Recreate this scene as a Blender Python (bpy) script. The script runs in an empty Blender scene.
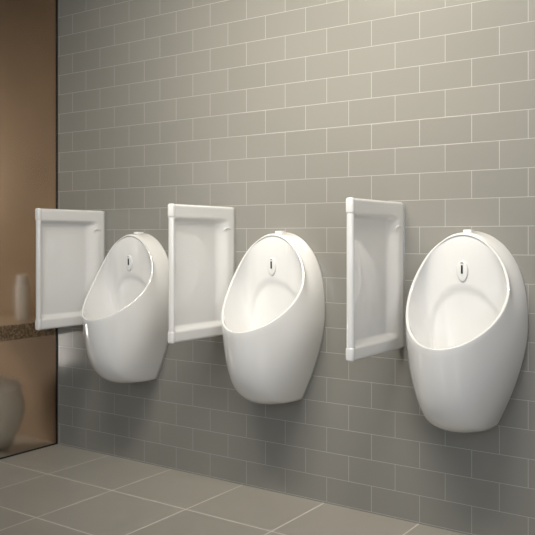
import bpy, bmesh, math, random
import numpy as np
from mathutils import Vector
S = bpy.context.scene
COL = S.collection

# ---------------------------------------------------------------- camera
cam = bpy.data.cameras.new('camera'); camo = bpy.data.objects.new('camera', cam); COL.objects.link(camo)
camo.location = (3.222, -2.732, 1.061)
camo.rotation_euler = (math.pi/2, 0, math.atan2(.5704, .8213))
cam.sensor_width = 36; cam.lens = 36*788/535
cam.shift_y = -(267.5-239)/535
cam.clip_start = .05
S.camera = camo
# ---------------------------------------------------------------- world, exposure, lights
w = bpy.data.worlds.new('world'); S.world = w; w.use_nodes = True
w.node_tree.nodes['Background'].inputs[0].default_value = (.68, .8, 1, 1)
w.node_tree.nodes['Background'].inputs[1].default_value = .3
S.view_settings.view_transform = 'Standard'; S.view_settings.look = 'None'
S.view_settings.gamma = 1; S.view_settings.use_curve_mapping = False
S.view_settings.exposure = 0.0

def aim(o, target):
    o.rotation_euler = (Vector(target)-o.location).to_track_quat('-Z', 'Y').to_euler()
def area(name, loc, target, sx, sy, power, color, spread=180):
    l = bpy.data.lights.new(name, 'AREA'); l.shape = 'RECTANGLE'; l.size = sx; l.size_y = sy
    l.energy = power; l.color = color; l.spread = math.radians(spread)
    o = bpy.data.objects.new(name, l); COL.objects.link(o); o.location = loc; aim(o, target); return o
def spot(name, loc, target, power, color, size, blend, radius):
    l = bpy.data.lights.new(name, 'SPOT'); l.energy = power; l.color = color
    l.spot_size = math.radians(size); l.spot_blend = blend; l.shadow_soft_size = radius
    o = bpy.data.objects.new(name, l); COL.objects.link(o); o.location = loc; aim(o, target); return o
area('wall_washer_strip', (1.8, -1.5, 2.77), (1.7, 0, 1.5), 1.7, .25, 36, (1, .93, .81), 90)
area('ceiling_panel_light', (2.6, -3.0, 2.78), (2.6, -2.8, 0), 2.0, 1.0, 9, (1, .95, .88))
area('right_side_fill', (4.5, -2.6, 1.5), (1.5, -.2, .6), 1.2, 1.4, 30, (.95, .96, 1))  # added fill brightening the screens' right faces; this wall has no window
area('front_fill_strip', (2.0, -4.1, 1.4), (1.9, 0, .6), .12, 1.5, 19, (.66, .82, 1))  # added cool fill, kept narrow for glints below the urinal rims; no window here
area('vanity_wall_fill', (-1.5, -.6, 1.6), (-.3, -.05, 1.15), .4, .4, 8, (1, .93, .82), 120)  # unseen fill added behind the glass to brighten the brown wall
area('vanity_bottle_fill', (-.6, -2.3, 1.25), (-.25, 0, .75), .9, .9, 3.5, (.93, .96, 1))  # soft fill added behind the glass so the bottle shows
area('vanity_bin_fill', (-1.1, -.75, .33), (-.2, -.25, .24), .4, .4, 2.5, (.92, .95, 1), 100)  # low fill added under counter height for the bin, not a fitted lamp

# ---------------------------------------------------------------- materials
def principled(name, color=(.8, .8, .8), rough=.5, metal=0, coat=0, spec=.5, trans=0):
    m = bpy.data.materials.new(name); m.use_nodes = True; b = m.node_tree.nodes['Principled BSDF']
    b.inputs['Base Color'].default_value = (*color, 1); b.inputs['Roughness'].default_value = rough
    b.inputs['Metallic'].default_value = metal; b.inputs['Coat Weight'].default_value = coat
    b.inputs['Coat Roughness'].default_value = .03
    b.inputs['Specular IOR Level'].default_value = spec; b.inputs['Transmission Weight'].default_value = trans
    return m, m.node_tree, b
def noise_mix(nt, b, c1, c2, scale, detail=4, coord='Object', lo=.35, hi=.65):
    tc = nt.nodes.new('ShaderNodeTexCoord'); n = nt.nodes.new('ShaderNodeTexNoise')
    n.inputs['Scale'].default_value = scale; n.inputs['Detail'].default_value = detail
    r = nt.nodes.new('ShaderNodeValToRGB')
    r.color_ramp.elements[0].position = lo; r.color_ramp.elements[1].position = hi
    r.color_ramp.elements[0].color = (*c1, 1); r.color_ramp.elements[1].color = (*c2, 1)
    nt.links.new(tc.outputs[coord], n.inputs['Vector']); nt.links.new(n.outputs['Fac'], r.inputs['Fac'])
    nt.links.new(r.outputs['Color'], b.inputs['Base Color']); return n, r

def tile_material(name, c1, c2, grout, bw, rh, mortar, offset, loc, rot, rough, spec, grain=.0):
    m, nt, b = principled(name, c1, rough, spec=spec)
    tc = nt.nodes.new('ShaderNodeTexCoord'); mp = nt.nodes.new('ShaderNodeMapping')
    mp.inputs['Location'].default_value = loc; mp.inputs['Rotation'].default_value = rot
    nt.links.new(tc.outputs['Object'], mp.inputs['Vector'])
    br = nt.nodes.new('ShaderNodeTexBrick'); br.offset = offset; br.offset_frequency = 2; br.squash = 1
    br.inputs['Scale'].default_value = 1; br.inputs['Brick Width'].default_value = bw
    br.inputs['Row Height'].default_value = rh; br.inputs['Mortar Size'].default_value = mortar
    br.inputs['Mortar Smooth'].default_value = .1; br.inputs['Bias'].default_value = 0
    br.inputs['Color1'].default_value = (*c1, 1); br.inputs['Color2'].default_value = (*c2, 1)
    br.inputs['Mortar'].default_value = (*grout, 1)
    nt.links.new(mp.outputs['Vector'], br.inputs['Vector'])
    n = nt.nodes.new('ShaderNodeTexNoise'); n.inputs['Scale'].default_value = 6; n.inputs['Detail'].default_value = 5
    nt.links.new(tc.outputs['Object'], n.inputs['Vector'])
    mx = nt.nodes.new('ShaderNodeMix'); mx.data_type = 'RGBA'; mx.blend_type = 'MULTIPLY'
    mx.inputs['Factor'].default_value = grain
    nt.links.new(br.outputs['Color'], mx.inputs['A']); nt.links.new(n.outputs['Fac'], mx.inputs['B'])
    nt.links.new(mx.outputs['Result'], b.inputs['Base Color'])
    inv = nt.nodes.new('ShaderNodeMath'); inv.operation = 'SUBTRACT'; inv.inputs[0].default_value = 1
    nt.links.new(br.outputs['Fac'], inv.inputs[1])
    bp = nt.nodes.new('ShaderNodeBump'); bp.inputs['Strength'].default_value = .35; bp.inputs['Distance'].default_value = .001
    nt.links.new(inv.outputs[0], bp.inputs['Height']); nt.links.new(bp.outputs['Normal'], b.inputs['Normal'])
    ra = nt.nodes.new('ShaderNodeMath'); ra.operation = 'MULTIPLY_ADD'; ra.inputs[1].default_value = .45; ra.inputs[2].default_value = rough
    nt.links.new(br.outputs['Fac'], ra.inputs[0]); nt.links.new(ra.outputs[0], b.inputs['Roughness'])
    return m

# wall tiles: 200 x 100 mm, joints at x = 2.414 in the row z 1.606..1.706; the mapping turns (x, z) into (u, v)
M_wall = tile_material('grey_green_wall_tile', (.255, .249, .227), (.268, .261, .238), (.42, .41, .385), .2, .1, .0011, .5,
                       (-.114, -.006, 0), (-math.pi/2, 0, 0), .17, .45, .0)
M_floor = tile_material('taupe_floor_tile', (.38, .36, .32), (.395, .373, .332), (.66, .63, .57), .408, .395, .0034, 0,
                        (.03, -.02, 0), (0, 0, 0), .28, .45, .0)
M_cer, nt, b = principled('glazed_white_ceramic', (.84, .838, .83), .06, coat=1)
M_plate, nt, b = principled('white_plastic', (.8, .8, .79), .25)
M_dark, nt, b = principled('dark_sensor_glass', (.03, .03, .035), .15)
M_grey, nt, b = principled('grey_print', (.25, .25, .25), .5)
M_seal, nt, b = principled('black_rubber_seal', (.012, .012, .012), .6)
M_glass, nt, b = principled('bronze_satin_glass', (.86, .78, .68), .22, trans=1.0)
b.inputs['IOR'].default_value = 1.45
M_brown, nt, b = principled('brown_plaster', (.45, .34, .24), .8); noise_mix(nt, b, (.25, .17, .10), (.29, .20, .122), 3)
M_white, nt, b = principled('white_paint', (.72, .71, .69), .8); noise_mix(nt, b, (.70, .69, .67), (.74, .73, .71), 4)
M_grayp, nt, b = principled('grey_paint', (.3, .29, .28), .8); noise_mix(nt, b, (.28, .27, .26), (.33, .32, .31), 4)
M_stone, nt, b = principled('speckled_brown_granite', (.3, .22, .15), .35)
n, r = noise_mix(nt, b, (.22, .16, .11), (.72, .60, .47), 110, 3, lo=.38, hi=.62)
M_bott, nt, b = principled('pale_bottle', (.9, .93, .97), .3)
M_bin, nt, b = principled('white_enamel', (.82, .86, .86), .3)

# ---------------------------------------------------------------- helpers
def obj(name, bm, m, parent=None, smooth=False, angle=None):
    me = bpy.data.meshes.new(name); bmesh.ops.recalc_face_normals(bm, faces=bm.faces[:]); bm.to_mesh(me); bm.free()
    me.materials.append(m); o = bpy.data.objects.new(name, me); COL.objects.link(o)
    if smooth:
        for p in me.polygons: p.use_smooth = True
    if parent: o.parent = parent
    return o
def add_box(bm, x0, x1, y0, y1, z0, z1, bev=0, seg=2):
    t = bmesh.new(); bmesh.ops.create_cube(t, size=1)
    for v in t.verts: v.co = ((x0+x1)/2+v.co.x*(x1-x0), (y0+y1)/2+v.co.y*(y1-y0), (z0+z1)/2+v.co.z*(z1-z0))
    if bev: bmesh.ops.bevel(t, geom=t.edges[:], offset=bev, segments=seg, affect='EDGES', profile=.5)
    vs = [bm.verts.new(v.co) for v in t.verts]
    for v, nv in zip(t.verts, vs): v.tag = False
    idx = {v: i for i, v in enumerate(t.verts)}
    for f in t.faces: bm.faces.new([vs[idx[v]] for v in f.verts])
    t.free(); return bm
def box(*a, **k): return add_box(bmesh.new(), *a, **k)
def lathe(prof, n=48, cx=0, cy=0):
    bm = bmesh.new(); rings = []
    for r, z in prof:
        if r < 1e-6: rings.append([bm.verts.new((cx, cy, z))])
        else: rings.append([bm.verts.new((cx+r*math.cos(2*math.pi*i/n), cy+r*math.sin(2*math.pi*i/n), z)) for i in range(n)])
    for a, b in zip(rings, rings[1:]):
        for i in range(n):
            j = (i+1) % n
            q = [a[i % len(a)], a[j % len(a)], b[j % len(b)], b[i % len(b)]]
            q2 = []
            for v in q:
                if v not in q2: q2.append(v)
            if len(q2) > 2: bm.faces.new(q2)
    return bm
def struct(name, bm, m):
    o = obj(name, bm, m); o['kind'] = 'structure'; return o
def empty(name, loc, label, cat, group=None):
    o = bpy.data.objects.new(name, None); COL.objects.link(o); o.location = loc; o.empty_display_size = .1
    o['label'] = label; o['category'] = cat
    if group: o['group'] = group
    return o

# ---------------------------------------------------------------- room shell
XL, XR, YF, H = -1.6, 4.7, -4.2, 2.8
struct('floor', box(XL-.1, XR+.1, YF-.1, .1, -.1, 0), M_floor)
struct('ceiling', box(XL-.1, XR+.1, YF-.1, .1, H, H+.1), M_white)
struct('wall_back', box(0, XR+.1, 0, .1, 0, H), M_wall)
struct('wall_back_left', box(XL-.1, 0, 0, .1, 0, H), M_brown)
struct('wall_left', box(XL-.1, XL, YF-.1, 0, 0, H), M_brown)
struct('wall_right', box(XR, XR+.1, YF-.1, 0, 0, H), M_grayp)
struct('wall_front', box(XL, XR, YF-.1, YF, 0, H), M_grayp)

gp = empty('glass_partition', (-.005, -2, 0), 'brown satin glass partition closing off the left end of the tiled wall', 'partition')
def local(bm, o):
    for v in bm.verts: v.co -= o.location
    return bm
obj('glass_panel', local(box(-.010, 0, YF+.01, -.004, .005, H-.005), gp), M_glass, gp)
sl = obj('seal', local(box(-.013, .003, -.004, 0, 0, H), gp), M_seal, gp); sl['label'] = 'thin black rubber seal along the tiled wall'
sb = obj('seal', local(box(-.012, .002, YF+.01, -.004, 0, .005), gp), M_seal, gp); sb['label'] = 'thin black rubber seal along the floor'

# ---------------------------------------------------------------- counter, bottle, bin behind the glass
ct = obj('counter', box(-.48, -.014, -1.6, 0, .565, .640, bev=.004), M_stone)
ct['label'] = 'speckled brown stone counter seen through the brown glass at left'; ct['category'] = 'counter'
bt = empty('soap_bottle', (-.15, -.105, .640), 'tall pale bottle standing on the brown stone counter behind the glass', 'bottle')
obj('body', lathe([(0, 0), (.029, 0), (.033, .006), (.033, .18), (.030, .188), (.02, .190), (0, .190)]), M_bott, bt, True)
obj('cap', lathe([(0, .190), (.025, .190), (.027, .194), (.027, .23), (.024, .235), (0, .235)]), M_bott, bt, True)
wb = empty('waste_bin', (-.20, -.24, 0), 'round white bin on the floor below the stone counter, blurred by the glass', 'bin')
obj('body', lathe([(0, 0), (.05, 0), (.056, .01), (.115, .08), (.147, .16), (.15, .22), (.13, .30), (.122, .305), (.118, .30), (.128, .22), (.128, .16), (.09, .02), (0, .02)]), M_bin, wb, True)
obj('lid', lathe([(.128, .3), (.131, .308), (.118, .335), (.08, .352), (.03, .36), (.018, .362), (.018, .372), (0, .375)]), M_bin, wb, True)

# ---------------------------------------------------------------- urinal
P = dict(wm=.2043, zm=.7543, z1=1.0915, z0=.4067, b0=.0988, p=2.5781, q=1.6486, a=.1794, zt=1.0765, zl=.7008, dt=.0807,
         dl=.3298, g=2.6483, h1=1.6455, h2=2.1756, c=.6912, m=.8771, dlt=.9015, wb=.0547, dz=.4585)
KW = 10; KER = np.exp(-.5*(np.arange(-KW, KW+1)/4.)**2); KER /= KER.sum()
def smooth_loop(O):
    A = np.r_[O[KW:0:-1]*[-1, 1, 1], O, O[-2:-KW-2:-1]*[-1, 1, 1]]
    return np.stack([np.convolve(A[:, k], KER, 'valid') for k in range(3)], -1)
def resample(A, n):
    s = np.r_[0, np.cumsum(np.linalg.norm(np.diff(A, axis=0), axis=1))]; t = np.linspace(0, s[-1], n)
    return np.stack([np.interp(t, s, A[:, k]) for k in range(3)], -1)
def urinal_rings(N=65, MO=30, MI=60):
    th = np.linspace(0, np.pi/2, 200)
    top = np.stack([P['wm']*np.sin(th), 0*th, P['zm']+(P['z1']-P['zm'])*np.cos(th)**(2/P['p'])], -1)
    s = np.linspace(0, 1, 100)[1:]
    bot = np.stack([P['b0']+(P['wm']-P['b0'])*(1-s**P['q']), 0*s, P['zm']-(P['zm']-P['z0'])*s], -1)
    tt = np.linspace(1, 0, 20)[1:]; base = np.stack([P['b0']*tt, 0*tt, P['z0']-.012*(1-tt**2)], -1)
    O = resample(np.r_[top, bot, base], N)
    zc = P['zl']+(P['zt']-P['zl'])*P['dz']; th = np.linspace(0, np.pi, 500); ct = np.cos(th)
    zz = np.where(ct > 0, zc+(P['zt']-zc)*np.abs(ct)**(2/P['h1']), zc-(zc-P['zl'])*np.abs(ct)**(2/P['h2']))
    dd = P['dt']+(P['dl']-P['dt'])*np.clip((P['zt']-zz)/(P['zt']-P['zl']), 0, 1)**P['g']
    R = resample(np.stack([P['a']*np.sin(th), dd, zz], -1), N)
    R[0, 0] = R[-1, 0] = 0; O[0, 0] = 0
    C1 = smooth_loop(O); C1[0, 0] = C1[-1, 0] = 0; C1[:, 1] = P['c']*R[:, 1]; C1[:, 2] -= .022*np.clip((np.linspace(0, 1, N)-.65)/.2, 0, 1)
    C2 = R.copy(); C2[:, 0] *= 1+P['wb']; C2[:, 1] *= P['dlt']; C2[:, 2] = R[:, 2]-P['m']*(R[:, 2]-O[:, 2])
    bez = lambda A, B, C, D, t: (1-t)**3*A+3*t*(1-t)**2*B+3*t*t*(1-t)*C+t**3*D
    rings = [bez(O, C1, C2, R, t) for t in np.linspace(0, 1, MO)]
    # rolled rim
    tn = R-C2; tn[:, 0] *= .3; tn /= np.linalg.norm(tn, axis=1)[:, None]
    cen = np.array([0, .14, .86]); tg = np.gradient(R, axis=0); tg /= np.linalg.norm(tg, axis=1)[:, None]
    inw = cen-R; inw -= (inw*tg).sum(1)[:, None]*tg; inw -= (inw*tn).sum(1)[:, None]*tn
    inw /= np.linalg.norm(inw, axis=1)[:, None]
    inw[0] = inw[1]*[0, 1, 1]; inw[-1] = inw[-2]*[0, 1, 1]; tn[0, 0] = tn[-1, 0] = 0
    r = (.0015+.0035*np.clip(np.linspace(0, 1, N)/.35, 0, 1))[:, None]
    for ph in np.linspace(0, np.pi, 9)[1:]: rings.append(R+inw*r*(1-math.cos(ph))+tn*r*.8*math.sin(ph))
    I = R+inw*2*r
    k = np.linspace(0, 1, N); u = (1-np.cos(k*np.pi))/2        # 0 top, 1 lip
    def blend(top, side, lip):
        top, side, lip = map(np.array, (top, side, lip)); uu = u[:, None]
        ws = (np.sin(k*np.pi)**1.8)[:, None]
        return (1-ws)*((1-uu)*top+uu*lip)+ws*side
    D1 = I+blend((0, .022, -.14), (-.003, -.10, -.03), (0, -.004, -.11))
    D2 = blend((0, .035, .56), (.11, .03, .56), (0, .25, .50))
    D2[:, 0] = .11*np.sin(k*np.pi)
    Q = np.stack([.03*np.sin(k*np.pi), .13-.03*np.cos(k*np.pi), .505+0*k], -1)
    ts = np.linspace(0, 1, MI)[1:]
    for t in ts:
        B = bez(I, D1, D2, Q, t)
        q = (B[:, 0]/.14)**2+((B[:, 2]-.70)/.19)**2      # the bowl sinks deeper inside an arched step
        a = np.clip((1.12-q)/.3, 0, 1); g_ = np.clip((.22-B[:, 1])/.07, 0, 1)*np.clip((B[:, 2]-.53)/.06, 0, 1)
        B[:, 1] -= .009*a*a*(3-2*a)*g_
        rings.append(B)
    rings.append(np.tile([0, .13, .505], (N, 1)))
    return rings
RINGS = urinal_rings()
def urinal_shell():
    bm = bmesh.new(); N = len(RINGS[0]); prev = None
    for ri, r in enumerate(RINGS):
        if ri == len(RINGS)-1:
            c = bm.verts.new((r[0][0], -r[0][1], r[0][2]))
            for i in range(len(prev)): bm.faces.new((prev[i], prev[(i+1) % len(prev)], c))
            break
        loop = [bm.verts.new((x, -d, z)) for x, d, z in r]+[bm.verts.new((-x, -d, z)) for x, d, z in r[-2:0:-1]]
        if prev:
            n = len(loop)
            for i in range(n): bm.faces.new((prev[i], prev[(i+1) % n], loop[(i+1) % n], loop[i]))
        else: first = loop
        prev = loop
    bm.faces.new(first)
    return bm
def inner_depth(z):      # depth of the bowl's back surface on the middle plane
    pts = [r[0] for r in RINGS[38:]]
    zs = [p_[2] for p_ in pts]; ds = [p_[1] for p_ in pts]
    return float(np.interp(-z, [-q for q in zs], ds))
def oval(bm, w, h, th, z, d, tilt, egg=.12, n=40):
    rings = []
    for s, t in ((1, 0), (1, .6), (.93, .9), (.8, 1), (0, 1)):
        if s == 0:
            rings.append([bm.verts.new((0, -d-th, z))]); break
        L = []
        for i in range(n):
            a = 2*math.pi*i/n; zz = math.sin(a)*h/2*s; xx = math.cos(a)*w/2*s*(1+egg*zz/(h/2))
            L.append(bm.verts.new((xx, -d-th*t-zz*tilt, z+zz)))
        rings.append(L)
    for a, b in zip(rings, rings[1:]):
        for i in range(n):
            j = (i+1) % n
            bm.faces.new((a[i], a[j], b[j], b[i]) if len(b) > 1 else (a[i], a[j], b[0]))
    bm.faces.new(rings[0][::-1]); return bm

def make_urinal(label):
    t = empty('urinal', (0, 0, 0), label, 'urinal', 'row of white wall urinals')
    sh = obj('bowl', urinal_shell(), M_cer, t, True)
    z = .948; d = inner_depth(z); tilt = (inner_depth(z+.03)-inner_depth(z-.03))/.06
    pl = obj('sensor_plate', oval(bmesh.new(), .041, .074, .008, z, d-.003, tilt), M_plate, t, True)
    bm = add_box(bmesh.new(), -.0033, .0033, -d-.0075, -d-.003, z-.008, z+.022, bev=.0008)
    sw = obj('sensor_window', bm, M_dark, pl); sw['label'] = 'narrow black sensor slot'
    obj('logo', add_box(bmesh.new(), -.005, .005, -d-.0068-tilt*.031, -d-.003, z+.029, z+.0315), M_grey, pl)
    obj('inlet_cover', add_box(bmesh.new(), -.015, .015, -.04, 0, 1.075, 1.0945, bev=.003), M_cer, t, True)
    # drain strainer at the bottom of the bowl
    bm = bmesh.new(); bmesh.ops.create_cone(bm, cap_ends=True, segments=32, radius1=.028, radius2=.026, depth=.004)
    for v in bm.verts: v.co += Vector((0, -.135, .512))
    obj('drain_cover', bm, M_grey, t)
    return t
def dup(root, loc, label):
    r = root.copy(); COL.objects.link(r); r.location = loc; r['label'] = label
    for ch in list(root.children):
        c = ch.copy(); COL.objects.link(c); c.parent = r
        for g in ch.children:
            d = g.copy(); COL.objects.link(d); d.parent = c
    return r
u0 = make_urinal('white ceramic wall urinal farthest from the camera, between the left and middle screens')
u0.location = (.597, 0, 0)
dup(u0, (1.404, 0, 0), 'white ceramic wall urinal in the middle of the row, between the middle and right screens')
dup(u0, (2.211, 0, 0), 'white ceramic wall urinal nearest the camera, right of the last screen')

# ---------------------------------------------------------------- privacy screens
ZB, ZT, DF, T = .649, 1.2, .409, .0135
def sm(x): x = min(1, max(0, x)); return x*x*(3-2*x)
def screen_panel():
    ds = sorted(set([0, .02]+list(np.linspace(.03, .17, 18))+list(np.linspace(.18, .36, 8))+list(np.linspace(.37, DF, 22))))
    zs = sorted(set(list(np.linspace(ZB, ZB+.012, 9))+list(np.linspace(ZB+.018, ZB+.10, 26))+list(np.linspace(ZB+.12, ZT-.13, 12))
                    + list(np.linspace(ZT-.12, ZT-.02, 26))+list(np.linspace(ZT-.012, ZT, 9))))
    def rec(d, z, front=.026):
        a = sm((d-.045)/.075)                         # wide soft slope at the wall side
        b_ = sm((z-(ZB+.042))/.026)                   # lower slope
        c = sm(((ZT-.052)-z)/.020)                    # upper edge
        f = sm((DF-.012-d)/.012)
        return a*b_*c*f
    def thick(d, z):
        r = .011; e = min(DF-d, z-ZB, ZT-z)
        return T-r+math.sqrt(max(0, r*r-max(0, r-e)**2)) if e < r else T
    bm = bmesh.new(); G = {}
    for side in (1, -1):
        for i, d in enumerate(ds):
            for j, z in enumerate(zs):
                x = side*(thick(d, z)-(.021 if side > 0 else .004)*rec(d, z))
                # round the two free corners
                dd, z2 = d, z; R = .014
                for zc, sg in ((ZT-R, 1), (ZB+R, -1)):
                    if d > DF-R and (z-zc)*sg > 0:
                        p, q = d-(DF-R), (z-zc)*sg; m = max(p, q); h = math.hypot(p, q)
                        if h > 0: dd = DF-R+p*m/h; z2 = zc+sg*q*m/h
                G[side, i, j] = bm.verts.new((x, -dd, z2))
    nd, nz = len(ds), len(zs)
    for side in (1, -1):
        for i in range(nd-1):
            for j in range(nz-1): bm.faces.new((G[side, i, j], G[side, i+1, j], G[side, i+1, j+1], G[side, i, j+1]))
    for i in range(nd-1):
        for j in (0, nz-1): bm.faces.new((G[1, i, j], G[1, i+1, j], G[-1, i+1, j], G[-1, i, j]))
    for j in range(nz-1):
        for i in (0, nd-1): bm.faces.new((G[1, i, j], G[1, i, j+1], G[-1, i, j+1], G[-1, i, j]))
    return bm
def make_screen(label):
    t = empty('privacy_screen', (0, 0, 0), label, 'privacy screen', 'white privacy screens on the tiled wall')
    obj('panel', screen_panel(), M_cer, t, True)
    cap = obj('corner_cap', box(-.0152, .0152, -.4105, -.388, ZT-.056, ZT+.001, bev=.0095, seg=6), M_cer, t, True)
    obj('corner_cap', box(-.0152, .0152, -.4105, -.388, ZB-.001, ZB+.050, bev=.0095, seg=6), M_cer, t, True)
    # small crescent shaped fixing tab on the wall side of the frame
    bm = bmesh.new(); n = 12; rings = []
    for i in range(n+1):
        a = math.radians(25+130*i/n); r = .0035*math.sin(math.pi*(.06+.88*i/n))
        cy, cz = -.055-.028*math.cos(a), 1.092+.016*math.sin(a)
        rings.append([bm.verts.new((.0128+r*math.sin(b_), cy, cz+r*math.cos(b_))) for b_ in np.linspace(0, 2*math.pi, 9)[:-1]])
    for a, b_ in zip(rings, rings[1:]):
        for k in range(8): bm.faces.new((a[k], a[(k+1) % 8], b_[(k+1) % 8], b_[k]))
    bm.faces.new(rings[0]); bm.faces.new(rings[-1])
    obj('fixing_tab', bm, M_cer, t, True)
    return t
s0 = make_screen('white privacy screen at the left end, in front of the brown glass')
s0.location = (.342, 0, 0)
dup(s0, (1.1415, 0, 0), 'white privacy screen between the left and middle urinals')
dup(s0, (1.9405, 0, 0), 'white privacy screen between the middle and right urinals')
